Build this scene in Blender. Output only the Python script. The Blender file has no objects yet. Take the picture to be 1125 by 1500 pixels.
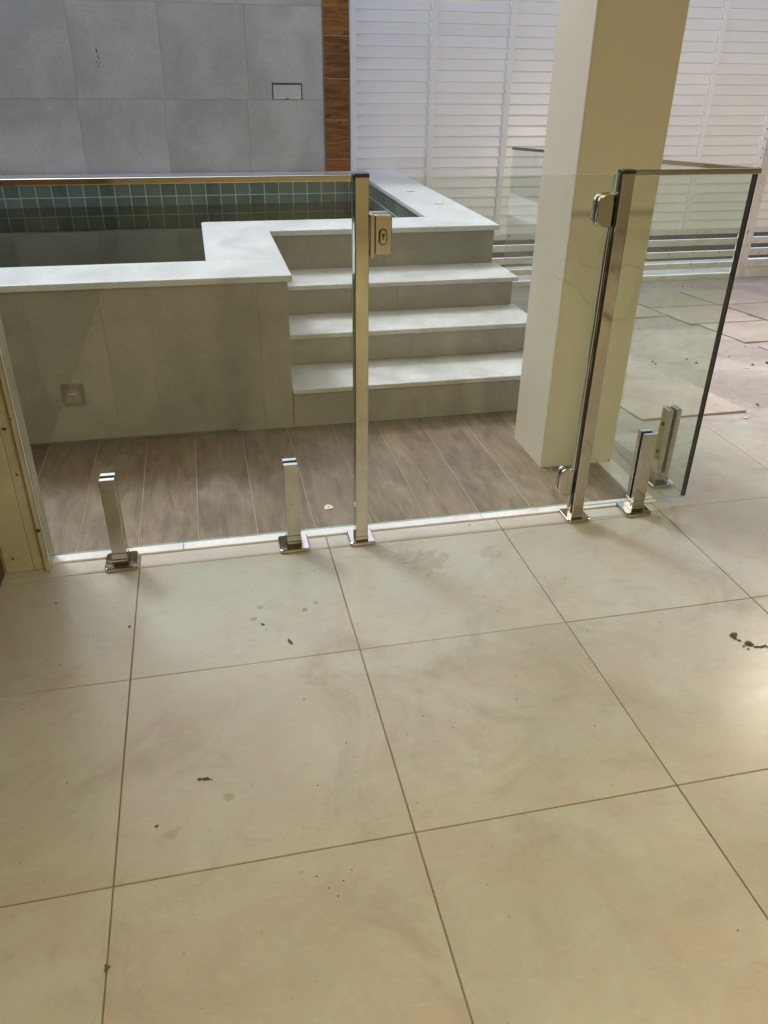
import bpy, bmesh, math, random
from mathutils import Vector, Matrix

random.seed(7)
S = bpy.context.scene
COL = S.collection

# ------------------------------------------------------------------ camera
cam_d = bpy.data.cameras.new('camera')
cam = bpy.data.objects.new('camera', cam_d)
COL.objects.link(cam)
right = Vector((0.9762545, -0.2162196, 0.0132742))
up = Vector((0.0955526, 0.4848041, 0.8693876))
back = Vector((-0.194414, -0.8474751, 0.4939525))
cam.matrix_world = Matrix((
    (right.x, up.x, back.x, 0.2816888),
    (right.y, up.y, back.y, -1.6548011),
    (right.z, up.z, back.z, 1.3864469),
    (0, 0, 0, 1)))
cam_d.sensor_fit = 'VERTICAL'
cam_d.sensor_height = 24.0
cam_d.lens = 24.0 * 1159.714 / 1500.0
cam_d.clip_start = 0.05
cam_d.clip_end = 500
S.camera = cam

# ------------------------------------------------------------------ light
SUN_EL = math.radians(53)
SUN_DIR = Vector((-0.50, 0.80, 0)).normalized() * math.cos(SUN_EL) + Vector((0, 0, math.sin(SUN_EL)))
world = bpy.data.worlds.new('World')
S.world = world
world.use_nodes = True
wn = world.node_tree
bg = wn.nodes['Background']
sky = wn.nodes.new('ShaderNodeTexSky')
sky.sky_type = 'NISHITA'
sky.sun_disc = False
sky.sun_elevation = SUN_EL
sky.sun_rotation = math.atan2(SUN_DIR.x, SUN_DIR.y)
sky.air_density = 1.0
sky.dust_density = 3.0
hsv = wn.nodes.new('ShaderNodeHueSaturation')      # thin overcast: a paler sky all round
hsv.inputs['Saturation'].default_value = 0.85
wn.links.new(sky.outputs[0], hsv.inputs['Color'])
wn.links.new(hsv.outputs[0], bg.inputs[0])
bg.inputs[1].default_value = 0.145

sun_d = bpy.data.lights.new('sun', 'SUN')
sun_d.energy = 0.82
sun_d.angle = math.radians(10)
sun_d.color = (0.74, 0.86, 1.0)
sun = bpy.data.objects.new('sun', sun_d)
COL.objects.link(sun)
sun.rotation_euler = SUN_DIR.to_track_quat('Z', 'Y').to_euler()
sun.location = (-3, 5, 8)

LAMP_COL = (1.0, 0.85, 0.47)

S.view_settings.view_transform = 'Standard'
S.view_settings.look = 'None'
S.view_settings.exposure = 1.0
S.view_settings.gamma = 1.0
S.view_settings.use_curve_mapping = False
S.cycles.max_bounces = 10
S.cycles.transparent_max_bounces = 16
S.cycles.sample_clamp_indirect = 4.0


# ------------------------------------------------------------------ helpers
def link(o, parent=None):
    COL.objects.link(o)
    if parent is not None:
        o.parent = parent
    return o


def obj(name, bm, mat, parent=None):
    me = bpy.data.meshes.new(name)
    bmesh.ops.recalc_face_normals(bm, faces=bm.faces[:])
    bm.to_mesh(me)
    bm.free()
    if mat is not None:
        me.materials.append(mat)
    o = bpy.data.objects.new(name, me)
    return link(o, parent)


def tag(o, label=None, cat=None, group=None, kind=None):
    if label: o['label'] = label
    if cat: o['category'] = cat
    if group: o['group'] = group
    if kind: o['kind'] = kind
    return o


def empty(name, loc=(0, 0, 0)):
    o = bpy.data.objects.new(name, None)
    o.empty_display_size = 0.05
    o.location = loc
    return link(o)


def copy_tree(o, parent=None):
    c = o.copy()
    link(c, parent)
    for ch in list(o.children):
        copy_tree(ch, c)
    return c


def merge(bm, t):
    me = bpy.data.meshes.new('tmp')
    t.to_mesh(me)
    t.free()
    bm.from_mesh(me)
    bpy.data.meshes.remove(me)


def box(bm, x0, x1, y0, y1, z0, z1, bev=0.0, seg=1, M=None):
    t = bmesh.new()
    v = [t.verts.new((x, y, z)) for x in (x0, x1) for y in (y0, y1) for z in (z0, z1)]
    for f in ((0, 1, 3, 2), (4, 6, 7, 5), (0, 4, 5, 1), (2, 3, 7, 6), (0, 2, 6, 4), (1, 5, 7, 3)):
        t.faces.new([v[i] for i in f])
    bmesh.ops.recalc_face_normals(t, faces=t.faces[:])
    if bev > 0:
        bmesh.ops.bevel(t, geom=t.edges[:], offset=bev, segments=seg, profile=0.5, affect='EDGES')
    if M is not None:
        bmesh.ops.transform(t, matrix=M, verts=t.verts[:])
    merge(bm, t)
    return bm


def prism(bm, pts, z0, z1, axis='z', bev=0.0, seg=2):
    """extrude a 2-D outline; axis names the extrusion direction"""
    t = bmesh.new()
    def P(a, b, c):
        return {'z': (a, b, c), 'y': (a, c, b), 'x': (c, a, b)}[axis]
    lo = [t.verts.new(P(a, b, z0)) for a, b in pts]
    hi = [t.verts.new(P(a, b, z1)) for a, b in pts]
    n = len(pts)
    f0 = t.faces.new(lo)
    f1 = t.faces.new(list(reversed(hi)))
    for i in range(n):
        t.faces.new([lo[i], hi[i], hi[(i + 1) % n], lo[(i + 1) % n]])
    bmesh.ops.recalc_face_normals(t, faces=t.faces[:])
    if bev > 0:
        rim = [e for f in (f0, f1) for e in f.edges]
        bmesh.ops.bevel(t, geom=list(set(rim)), offset=bev, segments=seg, profile=0.5, affect='EDGES')
    merge(bm, t)
    return bm


def rrect(x0, x1, y0, y1, r, n=5, corners=(1, 1, 1, 1)):
    """rounded rectangle outline; corners order: x0y0, x1y0, x1y1, x0y1"""
    out = []
    for (cx, cy, a0, on, px, py) in ((x0 + r, y0 + r, 180, corners[0], x0, y0), (x1 - r, y0 + r, 270, corners[1], x1, y0),
                                     (x1 - r, y1 - r, 0, corners[2], x1, y1), (x0 + r, y1 - r, 90, corners[3], x0, y1)):
        if not on:
            out.append((px, py))
            continue
        for k in range(n + 1):
            a = math.radians(a0 + 90 * k / n)
            out.append((cx + r * math.cos(a), cy + r * math.sin(a)))
    return out


def BX(*a, **k):
    return box(bmesh.new(), *a, **k)


def cyl(bm, p, d, r, h, n=16):
    t = bmesh.new()
    bmesh.ops.create_cone(t, cap_ends=True, segments=n, radius1=r, radius2=r, depth=h)
    q = Vector(d).to_track_quat('Z', 'Y').to_matrix().to_4x4()
    bmesh.ops.transform(t, matrix=Matrix.Translation(Vector(p)) @ q, verts=t.verts[:])
    merge(bm, t)
    return bm


def blob(bm, x, y, z, rx, ry, rz, rot=0.0, seed=0, rough=0.35):
    """small irregular crumb lying on a surface"""
    rr = random.Random(seed)
    t = bmesh.new()
    bmesh.ops.create_icosphere(t, subdivisions=1, radius=1.0)
    for v in t.verts:
        v.co *= 1 + rr.uniform(-rough, rough)
        v.co = Vector((v.co.x * rx, v.co.y * ry, max(v.co.z, -0.5) * rz))
    bmesh.ops.transform(t, matrix=Matrix.Translation((x, y, z + 0.5 * rz)) @ Matrix.Rotation(rot, 4, 'Z'), verts=t.verts[:])
    merge(bm, t)
    return bm


# ------------------------------------------------------------------ materials
class NT:
    def __init__(self, name):
        self.m = bpy.data.materials.new(name)
        self.m.use_nodes = True
        self.t = self.m.node_tree
        self.b = self.t.nodes['Principled BSDF']
        self._pos = None

    def n(self, typ, **kw):
        nd = self.t.nodes.new(typ)
        for k, v in kw.items():
            setattr(nd, k, v)
        return nd

    def l(self, a, b):
        self.t.links.new(a, b)

    def set(self, sock, v):
        if hasattr(v, 'links') or hasattr(v, 'is_linked'):
            self.l(v, sock)
        else:
            sock.default_value = v

    def pos(self):
        if self._pos is None:
            self._pos = self.n('ShaderNodeNewGeometry').outputs['Position']
        return self._pos

    def rnd(self):
        return self.n('ShaderNodeObjectInfo').outputs['Random']

    def math(self, op, a, b=0.0, c=None, clamp=False):
        nd = self.n('ShaderNodeMath', operation=op, use_clamp=clamp)
        self.set(nd.inputs[0], a)
        self.set(nd.inputs[1], b)
        if c is not None: self.set(nd.inputs[2], c)
        return nd.outputs[0]

    def vmath(self, op, a, b):
        nd = self.n('ShaderNodeVectorMath', operation=op)
        self.set(nd.inputs[0], a)
        self.set(nd.inputs[1], b)
        return nd.outputs[0]

    def offset_pos(self, amount=37.0, scale=(1, 1, 1)):
        """world position shifted by a per-object random offset, so alike pieces differ"""
        r = self.math('MULTIPLY', self.rnd(), amount)
        c = self.n('ShaderNodeCombineXYZ')
        for i in range(3): self.l(r, c.inputs[i])
        p = self.vmath('ADD', self.pos(), c.outputs[0])
        return self.vmath('MULTIPLY', p, scale) if scale != (1, 1, 1) else p

    def noise(self, vec, scale, detail=4, rough=0.55, dist=0.0):
        nd = self.n('ShaderNodeTexNoise')
        self.l(vec, nd.inputs['Vector'])
        nd.inputs['Scale'].default_value = scale
        nd.inputs['Detail'].default_value = detail
        nd.inputs['Roughness'].default_value = rough
        nd.inputs['Distortion'].default_value = dist
        return nd.outputs['Fac']

    def rng(self, v, a, b, c=0.0, d=1.0, smooth=True):
        nd = self.n('ShaderNodeMapRange', interpolation_type='SMOOTHSTEP' if smooth else 'LINEAR')
        self.set(nd.inputs['Value'], v)
        for k, x in zip(('From Min', 'From Max', 'To Min', 'To Max'), (a, b, c, d)):
            nd.inputs[k].default_value = x
        return nd.outputs['Result']

    def mix(self, fac, a, b, mode='MIX'):
        nd = self.n('ShaderNodeMix', data_type='RGBA', blend_type=mode)
        self.set(nd.inputs[0], fac)
        for s, v in ((nd.inputs[6], a), (nd.inputs[7], b)):
            if isinstance(v, tuple): v = (*v, 1.0) if len(v) == 3 else v
            self.set(s, v)
        return nd.outputs[2]

    def scale_col(self, col, fac):
        c = self.n('ShaderNodeCombineXYZ')
        for i in range(3): self.set(c.inputs[i], fac)
        return self.mix(1.0, col, c.outputs[0], 'MULTIPLY')

    def bump(self, h, strength=0.2, dist=0.002):
        nd = self.n('ShaderNodeBump')
        nd.inputs['Strength'].default_value = strength
        nd.inputs['Distance'].default_value = dist
        self.l(h, nd.inputs['Height'])
        self.l(nd.outputs[0], self.b.inputs['Normal'])

    def out(self, col=None, rough=None, metal=None, spec=None):
        if col is not None:
            if isinstance(col, tuple): col = (*col, 1.0)
            self.set(self.b.inputs['Base Color'], col)
        if rough is not None: self.set(self.b.inputs['Roughness'], rough)
        if metal is not None: self.b.inputs['Metallic'].default_value = metal
        if spec is not None: self.b.inputs['Specular IOR Level'].default_value = spec
        return self.m


def mottled(name, c1, c2, scale=3.0, rough=(0.5, 0.65), bump=0.1, fine=60.0, var=0.06, spots=0.0, spec=0.5, famp=0.07, spotcol=(0.05, 0.04, 0.03)):
    k = NT(name)
    p = k.offset_pos() if var > 0 else k.pos()
    n1 = k.noise(p, scale, 5, 0.6, 0.6)
    n2 = k.noise(k.pos(), fine, 3)
    f = k.rng(n1, 0.3, 0.7)
    col = k.mix(f, c1, c2)
    col = k.scale_col(col, k.rng(n2, 0.2, 0.8, 1 - famp, 1 + famp))
    if var > 0:
        col = k.scale_col(col, k.rng(k.rnd(), 0, 1, 1 - var, 1 + var, False))
    if spots > 0:
        s = k.noise(k.pos(), 28, 2, 0.4)
        col = k.mix(k.rng(s, 0.78 - spots, 0.80 - spots), col, spotcol)
    k.bump(n2, bump, 0.001)
    return k.out(col, k.rng(n1, 0.25, 0.75, rough[0], rough[1]), spec=spec)


def floor_tile_mat():
    k = NT('porcelain_floor')
    p = k.offset_pos()
    cl = k.noise(p, 2.2, 5, 0.6, 0.8)
    cl2 = k.noise(p, 7.0, 4, 0.6, 0.4)
    fine = k.noise(k.pos(), 140, 2)
    col = k.mix(k.rng(cl, 0.3, 0.7), (0.340, 0.322, 0.296), (0.430, 0.410, 0.384))
    col = k.mix(k.rng(cl2, 0.35, 0.75, 0, 0.5), col, (0.385, 0.348, 0.292))
    col = k.scale_col(col, k.rng(k.rnd(), 0, 1, 0.96, 1.04, False))
    col = k.scale_col(col, k.rng(fine, 0.2, 0.8, 0.97, 1.03))
    hue = k.noise(k.vmath('ADD', p, (3, 8, 1)), 3.4, 5, 0.65, 1.0)
    col = k.mix(k.rng(hue, 0.36, 0.64, 0.0, 1.0), k.mix(0.6, col, (0.36, 0.308, 0.258)), k.mix(0.45, col, (0.345, 0.36, 0.305)))
    dust = k.noise(k.vmath('MULTIPLY', k.pos(), (1.0, 1.6, 1.0)), 17, 6, 0.75, 1.5)
    col = k.mix(k.rng(dust, 0.50, 0.78, 0, 0.30), col, (0.50, 0.475, 0.43))
    col = k.mix(k.rng(dust, 0.24, 0.46, 0.38, 0), col, (0.25, 0.22, 0.18))
    # walked-in grime: soft patches, scuffs, and dried splashes with their own places on the floor
    g = k.noise(k.pos(), 3.1, 6, 0.7, 1.2)
    col = k.mix(k.rng(g, 0.47, 0.74, 0, 0.55), col, (0.25, 0.22, 0.18))
    sp = k.noise(k.pos(), 46, 1, 0.3)
    col = k.mix(k.rng(sp, 0.78, 0.81, 0, 0.6), col, (0.16, 0.125, 0.09))
    sp2 = k.noise(k.vmath('ADD', k.pos(), (9, 4, 2)), 95, 1, 0.3)
    col = k.mix(k.rng(sp2, 0.80, 0.82, 0, 0.6), col, (0.10, 0.085, 0.07))
    scr = k.noise(k.vmath('MULTIPLY', k.pos(), (1.0, 3.5, 1.0)), 26, 3, 0.6, 2.0)
    gate = k.rng(k.noise(k.pos(), 5.0, 2), 0.52, 0.66)
    col = k.mix(k.math('MULTIPLY', k.rng(scr, 0.62, 0.72, 0, 0.5), gate), col, (0.22, 0.19, 0.16))
    wob = k.noise(k.pos(), 38, 4, 0.7)
    for (x, y, r, a) in ((0.90, 0.385, 0.075, 0.42), (0.84, 0.43, 0.05, 0.32), (0.228, -0.43, 0.012, 0.45), (0.108, -0.500, 0.014, 0.40), (0.121, -0.492, 0.009, 0.3),
                         (1.10, 0.40, 0.04, 0.25), (0.349, 0.244, 0.010, 0.6), (0.331, 0.191, 0.010, 0.8), (0.474, 0.208, 0.010, 0.8), (0.512, 0.235, 0.008, 0.7),
                         (1.21, -0.30, 0.07, 0.15), (0.42, -0.70, 0.05, 0.12)):
        d = k.n('ShaderNodeVectorMath', operation='DISTANCE')
        k.l(k.pos(), d.inputs[0])
        d.inputs[1].default_value = (x, y, 0)
        dd = k.math('ADD', k.math('DIVIDE', d.outputs['Value'], r), k.math('MULTIPLY_ADD', wob, 3.0, -1.5))
        col = k.mix(k.rng(dd, 0.55, 1.1, a, 0.0), col, (0.20, 0.165, 0.11))
    k.bump(cl2, 0.02, 0.002)
    ro = k.math('ADD', k.rng(cl, 0.25, 0.75, 0.26, 0.36), k.rng(g, 0.5, 0.8, 0, 0.2))
    return k.out(col, ro, spec=0.42)


def plank_mat():
    k = NT('wood_look_porcelain')
    p = k.offset_pos(53.0)
    gr = k.noise(k.vmath('MULTIPLY', p, (7.0, 1.5, 1.0)), 2.4, 6, 0.65, 0.9)
    gr2 = k.noise(k.vmath('MULTIPLY', p, (30.0, 2.4, 1.0)), 3.0, 5, 0.7, 0.5)
    col = k.mix(k.rng(gr, 0.3, 0.72), (0.100, 0.064, 0.038), (0.225, 0.152, 0.092))
    col = k.mix(k.rng(gr2, 0.52, 0.70, 0, 0.5), col, (0.28, 0.215, 0.155))
    col = k.scale_col(col, k.rng(k.rnd(), 0, 1, 0.80, 1.16, False))
    hz = k.noise(k.vmath('MULTIPLY', k.pos(), (1.6, 1.0, 1.0)), 3.2, 5, 0.65, 0.8)
    col = k.mix(k.rng(hz, 0.50, 0.78, 0, 0.42), col, (0.36, 0.32, 0.28))   # dried cement haze
    hz2 = k.noise(k.vmath('ADD', k.pos(), (5, 7, 0)), 22, 4, 0.7, 1.5)
    col = k.mix(k.rng(hz2, 0.6, 0.78, 0, 0.25), col, (0.45, 0.42, 0.38))
    k.bump(gr, 0.12, 0.0015)
    return k.out(col, k.rng(hz, 0.3, 0.7, 0.42, 0.62))


def wood_tile_mat():
    k = NT('brown_wood_tile')
    p = k.offset_pos(53.0)
    gr = k.noise(k.vmath('MULTIPLY', p, (1.4, 1.0, 15.0)), 3.0, 6, 0.65, 1.1)
    kn = k.noise(k.vmath('MULTIPLY', p, (2.0, 1.0, 5.0)), 4.0, 3, 0.5, 2.0)
    col = k.mix(k.rng(gr, 0.3, 0.7), (0.115, 0.040, 0.006), (0.38, 0.150, 0.024))
    col = k.mix(k.rng(kn, 0.62, 0.75, 0, 0.7), col, (0.030, 0.012, 0.005))
    col = k.scale_col(col, k.rng(k.rnd(), 0, 1, 0.75, 1.2, False))
    k.bump(gr, 0.1, 0.001)
    return k.out(col, 0.45)


def mosaic_mat():
    k = NT('green_pool_mosaic')
    p = k.offset_pos(91.0)
    n = k.noise(p, 16, 5, 0.65, 1.5)
    r = k.rnd()
    base = k.mix(r, (0.038, 0.115, 0.110), (0.140, 0.245, 0.235))
    col = k.mix(k.rng(n, 0.35, 0.7), base, (0.13, 0.17, 0.155))
    v = k.noise(p, 30, 3, 0.6, 3.0)
    col = k.mix(k.rng(v, 0.60, 0.68, 0, 0.35), col, (0.2, 0.24, 0.22))
    k.bump(n, 0.05, 0.002)
    return k.out(col, 0.22)


def screed_mat():
    k = NT('rough_screed')
    n1 = k.noise(k.pos(), 1.4, 6, 0.65, 0.8)
    n2 = k.noise(k.vmath('MULTIPLY', k.pos(), (1.0, 1.7, 1.0)), 11, 5, 0.65, 1.0)
    n3 = k.noise(k.pos(), 70, 3)
    col = k.mix(k.rng(n1, 0.3, 0.7), (0.25, 0.222, 0.205), (0.37, 0.335, 0.315))
    col = k.mix(k.rng(n2, 0.53, 0.68, 0, 0.65), col, (0.19, 0.16, 0.14))
    col = k.mix(k.rng(n2, 0.28, 0.42, 0.5, 0), col, (0.50, 0.46, 0.42))
    col = k.mix(k.rng(n3, 0.70, 0.76, 0, 0.6), col, (0.12, 0.10, 0.09))
    k.bump(n2, 0.5, 0.006)
    return k.out(col, 0.7)


def metal(name, col, rough, smudge=0.1):
    k = NT(name)
    n = k.noise(k.vmath('MULTIPLY', k.pos(), (6, 6, 2.0)), 5, 5, 0.65, 0.6)
    n2 = k.noise(k.pos(), 60, 3, 0.6)
    ro = k.math('ADD', k.rng(n, 0.4, 0.75, rough, rough + smudge), k.rng(n2, 0.55, 0.8, 0, smudge))
    c = k.scale_col((*col, 1.0), k.rng(n, 0.3, 0.8, 1.0, 0.88))
    k.bump(k.noise(k.pos(), 7, 2), 0.03, 0.01)
    return k.out(c, ro, 1.0)


def pane_mat(name, tint, f0=0.04):
    m = bpy.data.materials.new(name)
    m.use_nodes = True
    t = m.node_tree
    t.nodes.clear()
    o = t.nodes.new('ShaderNodeOutputMaterial')
    tr = t.nodes.new('ShaderNodeBsdfTransparent')
    tr.inputs[0].default_value = (*tint, 1)
    gl = t.nodes.new('ShaderNodeBsdfGlossy')
    gl.inputs['Roughness'].default_value = 0.0
    gl.inputs['Color'].default_value = (1, 1, 1, 1)
    lw = t.nodes.new('ShaderNodeLayerWeight')
    pw = t.nodes.new('ShaderNodeMath'); pw.operation = 'POWER'; pw.inputs[1].default_value = 5
    t.links.new(lw.outputs['Facing'], pw.inputs[0])
    lw.inputs['Blend'].default_value = 0.5
    ma = t.nodes.new('ShaderNodeMath'); ma.operation = 'MULTIPLY_ADD'
    ma.inputs[1].default_value = 1 - f0
    ma.inputs[2].default_value = f0
    t.links.new(pw.outputs[0], ma.inputs[0])
    mx = t.nodes.new('ShaderNodeMixShader')
    t.links.new(ma.outputs[0], mx.inputs[0])
    t.links.new(tr.outputs[0], mx.inputs[1])
    t.links.new(gl.outputs[0], mx.inputs[2])
    df = t.nodes.new('ShaderNodeBsdfDiffuse')
    df.inputs[0].default_value = (0.6, 0.6, 0.58, 1)
    ge = t.nodes.new('ShaderNodeNewGeometry')
    mp = t.nodes.new('ShaderNodeVectorMath'); mp.operation = 'MULTIPLY'
    mp.inputs[1].default_value = (1.0, 1.0, 0.45)
    t.links.new(ge.outputs['Position'], mp.inputs[0])
    nz = t.nodes.new('ShaderNodeTexNoise')
    nz.inputs['Scale'].default_value = 5.0; nz.inputs['Detail'].default_value = 6; nz.inputs['Roughness'].default_value = 0.7
    nz.inputs['Distortion'].default_value = 1.0
    t.links.new(mp.outputs[0], nz.inputs['Vector'])
    mr = t.nodes.new('ShaderNodeMapRange')
    for kk, vv in (('From Min', 0.42), ('From Max', 0.78), ('To Min', 0.004), ('To Max', 0.055)): mr.inputs[kk].default_value = vv
    t.links.new(nz.outputs['Fac'], mr.inputs['Value'])
    m2 = t.nodes.new('ShaderNodeMixShader')
    t.links.new(mr.outputs[0], m2.inputs[0])
    t.links.new(mx.outputs[0], m2.inputs[1])
    t.links.new(df.outputs[0], m2.inputs[2])
    t.links.new(m2.outputs[0], o.inputs[0])
    return m


def water_mat():
    m = bpy.data.materials.new('pool_water')
    m.use_nodes = True
    t = m.node_tree
    t.nodes.clear()
    o = t.nodes.new('ShaderNodeOutputMaterial')
    g = t.nodes.new('ShaderNodeBsdfGlossy'); g.inputs['Roughness'].default_value = 0.02
    g.inputs['Color'].default_value = (0.86, 0.92, 0.80, 1)
    r = t.nodes.new('ShaderNodeBsdfRefraction'); r.inputs['IOR'].default_value = 1.33
    r.inputs['Roughness'].default_value = 0.02
    r.inputs['Color'].default_value = (0.35, 0.45, 0.30, 1)
    f = t.nodes.new('ShaderNodeFresnel'); f.inputs['IOR'].default_value = 1.33
    nz = t.nodes.new('ShaderNodeTexNoise'); nz.inputs['Scale'].default_value = 3.0; nz.inputs['Detail'].default_value = 2
    ge = t.nodes.new('ShaderNodeNewGeometry')
    t.links.new(ge.outputs['Position'], nz.inputs['Vector'])
    b = t.nodes.new('ShaderNodeBump'); b.inputs['Strength'].default_value = 0.06; b.inputs['Distance'].default_value = 0.02
    t.links.new(nz.outputs['Fac'], b.inputs['Height'])
    for nd in (g, r, f): t.links.new(b.outputs[0], nd.inputs['Normal'])
    mx = t.nodes.new('ShaderNodeMixShader')
    t.links.new(f.outputs[0], mx.inputs[0])
    t.links.new(r.outputs[0], mx.inputs[1])
    t.links.new(g.outputs[0], mx.inputs[2])
    t.links.new(mx.outputs[0], o.inputs[0])
    return m


def lamp_mat(strength):
    k = NT('lamp_diffuser')
    k.b.inputs['Emission Color'].default_value = (*LAMP_COL, 1)
    k.b.inputs['Emission Strength'].default_value = strength
    return k.out((0.8, 0.8, 0.78), 0.4)


M_FLOOR = floor_tile_mat()
M_GROUT = mottled('floor_grout', (0.155, 0.12, 0.075), (0.24, 0.195, 0.13), 9, (0.8, 0.9), var=0)
M_SILL = mottled('white_marble_sill', (0.55, 0.54, 0.52), (0.66, 0.65, 0.63), 5, (0.25, 0.4), 0.02, var=0.03, spots=0.02)
M_PLANK = plank_mat()
M_PGROUT = mottled('plank_grout', (0.26, 0.215, 0.165), (0.40, 0.345, 0.28), 9, (0.8, 0.9), var=0)
M_CLAD = mottled('grey_cement_tile', (0.245, 0.232, 0.198), (0.325, 0.305, 0.262), 2.6, (0.5, 0.62), 0.04, var=0.03)
M_WALLT = mottled('grey_wall_tile', (0.46, 0.424, 0.372), (0.585, 0.545, 0.485), 2.4, (0.55, 0.66), 0.04, var=0.035)
M_WGROUT = mottled('grey_wall_grout', (0.28, 0.265, 0.25), (0.34, 0.325, 0.31), 8, (0.8, 0.9), var=0)
M_COPE = mottled('white_coping_stone', (0.545, 0.55, 0.56), (0.62, 0.625, 0.635), 4, (0.35, 0.5), 0.03, var=0.02, spots=0.015, spotcol=(0.3, 0.28, 0.25))
M_TREAD = mottled('white_tread_stone', (0.44, 0.435, 0.42), (0.58, 0.575, 0.565), 5, (0.4, 0.55), 0.05, var=0.03, spots=0.05, spotcol=(0.38, 0.36, 0.32))
M_MOSAIC = mosaic_mat()
M_MGROUT = mottled('pool_grout', (0.50, 0.53, 0.49), (0.62, 0.65, 0.60), 8, (0.7, 0.8), var=0)
M_WATER = water_mat()
M_WTILE = wood_tile_mat()
M_WTGROUT = mottled('wood_tile_joint', (0.36, 0.25, 0.15), (0.44, 0.32, 0.20), 8, (0.7, 0.8), var=0)
M_GATE = mottled('white_gate_paint', (0.76, 0.748, 0.742), (0.80, 0.788, 0.782), 1.0, (0.3, 0.42), 0.01, fine=90, var=0.02, famp=0.015)
M_GATE_LIT = mottled('white_gate_paint_lit', (0.83, 0.82, 0.815), (0.85, 0.84, 0.835), 1.0, (0.3, 0.42), 0.01, fine=90, var=0, famp=0.015)  # gate white made lighter; light caught by the proud stiles is in the colour
M_GATEOLD = mottled('chipped_gate_paint', (0.58, 0.55, 0.50), (0.72, 0.70, 0.66), 5, (0.4, 0.55), 0.1, var=0.03, spots=0.055, spotcol=(0.16, 0.12, 0.09))
M_COL = mottled('cream_plaster', (0.585, 0.53, 0.405), (0.605, 0.55, 0.42), 1.2, (0.45, 0.55), 0.02, fine=90, var=0, famp=0.015)
M_JAMB = mottled('cream_jamb_paint', (0.36, 0.33, 0.245), (0.46, 0.425, 0.325), 3, (0.35, 0.5), 0.06, var=0, spots=0.075, spotcol=(0.05, 0.032, 0.02))
M_DOOR = mottled('dark_red_wood', (0.040, 0.012, 0.006), (0.075, 0.022, 0.010), 6, (0.3, 0.45), 0.05, var=0)
M_SCREED = screed_mat()
M_SLAB = mottled('salmon_paving_slab', (0.31, 0.268, 0.235), (0.40, 0.35, 0.312), 4, (0.5, 0.65), 0.08, var=0.06, spots=0.05, spotcol=(0.30, 0.25, 0.21))
M_CHROME = metal('polished_steel', (0.58, 0.555, 0.48), 0.05, 0.08)
M_CHROME2 = metal('satin_steel', (0.56, 0.53, 0.455), 0.14, 0.1)
M_BLACK = mottled('black_rubber', (0.012, 0.012, 0.013), (0.02, 0.02, 0.02), 20, (0.4, 0.5), 0.02, var=0)
M_GLASS = pane_mat('clear_glass', (0.945, 0.972, 0.952), 0.042)
M_EDGE = mottled('glass_edge_green', (0.20, 0.30, 0.26), (0.28, 0.38, 0.33), 10, (0.1, 0.15), 0.0, var=0)
M_SEAL = mottled('clear_vinyl_seal', (0.50, 0.50, 0.48), (0.58, 0.58, 0.56), 10, (0.25, 0.3), 0.0, var=0)
M_CEIL = mottled('ceiling_paint', (0.36, 0.345, 0.31), (0.40, 0.385, 0.35), 1, (0.6, 0.7), 0.03, var=0)
M_HOUSE = mottled('house_plaster', (0.38, 0.32, 0.20), (0.43, 0.36, 0.23), 1, (0.6, 0.7), 0.05, var=0)
M_ASPH = mottled('asphalt', (0.025, 0.025, 0.026), (0.04, 0.04, 0.04), 4, (0.9, 0.95), 0.2, var=0, spec=0.03)
M_PAVE = mottled('concrete_pavement', (0.24, 0.24, 0.24), (0.33, 0.33, 0.33), 4, (0.8, 0.9), 0.2, var=0)
M_EARTH = mottled('bare_ground', (0.11, 0.09, 0.07), (0.17, 0.14, 0.11), 2, (0.9, 0.95), 0.2, var=0)
M_MUD = mottled('dark_mud', (0.050, 0.038, 0.026), (0.105, 0.083, 0.058), 60, (0.7, 0.9), 0.2, var=0)
M_LEAF = mottled('dry_leaf', (0.20, 0.19, 0.10), (0.34, 0.32, 0.20), 60, (0.6, 0.7), 0.2, var=0)
M_PAPER = mottled('pale_scrap', (0.62, 0.62, 0.52), (0.74, 0.74, 0.62), 60, (0.6, 0.7), 0.1, var=0)
M_LAMP = lamp_mat(6.0)
M_WHITEP = mottled('white_plastic', (0.62, 0.62, 0.60), (0.68, 0.68, 0.66), 6, (0.35, 0.45), 0.02, var=0)
M_NICHE = mottled('niche_plastic', (0.55, 0.54, 0.50), (0.62, 0.61, 0.57), 6, (0.35, 0.45), 0.02, var=0)
M_SHADE = mottled('dark_grey_plastic', (0.07, 0.07, 0.065), (0.10, 0.10, 0.095), 9, (0.5, 0.6), 0.02, var=0)
M_FIT = mottled('grey_fitting', (0.15, 0.138, 0.112), (0.19, 0.175, 0.145), 9, (0.35, 0.45), 0.02, var=0)
M_FIT2 = mottled('grey_fitting_lens', (0.20, 0.18, 0.15), (0.25, 0.225, 0.19), 9, (0.25, 0.35), 0.02, var=0)
M_CABLE = mottled('black_cable', (0.015, 0.015, 0.016), (0.025, 0.025, 0.026), 20, (0.4, 0.5), 0.0, var=0)

# ------------------------------------------------------------------ ground beyond the place
tag(obj('ground', BX(-60, 60, -60, 120, -1.2, -0.72), M_EARTH), 'bare dark earth stretching out around the house', kind='structure')
tag(obj('street', BX(-40, 40, 5.75, 14, -0.70, -0.44), M_ASPH), 'dark asphalt street seen through the gate gaps', kind='structure')
tag(obj('pavement', BX(-40, 40, 4.92, 5.75, -0.70, -0.325), M_PAVE), 'pale concrete pavement just outside the white gate', kind='structure')

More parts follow.
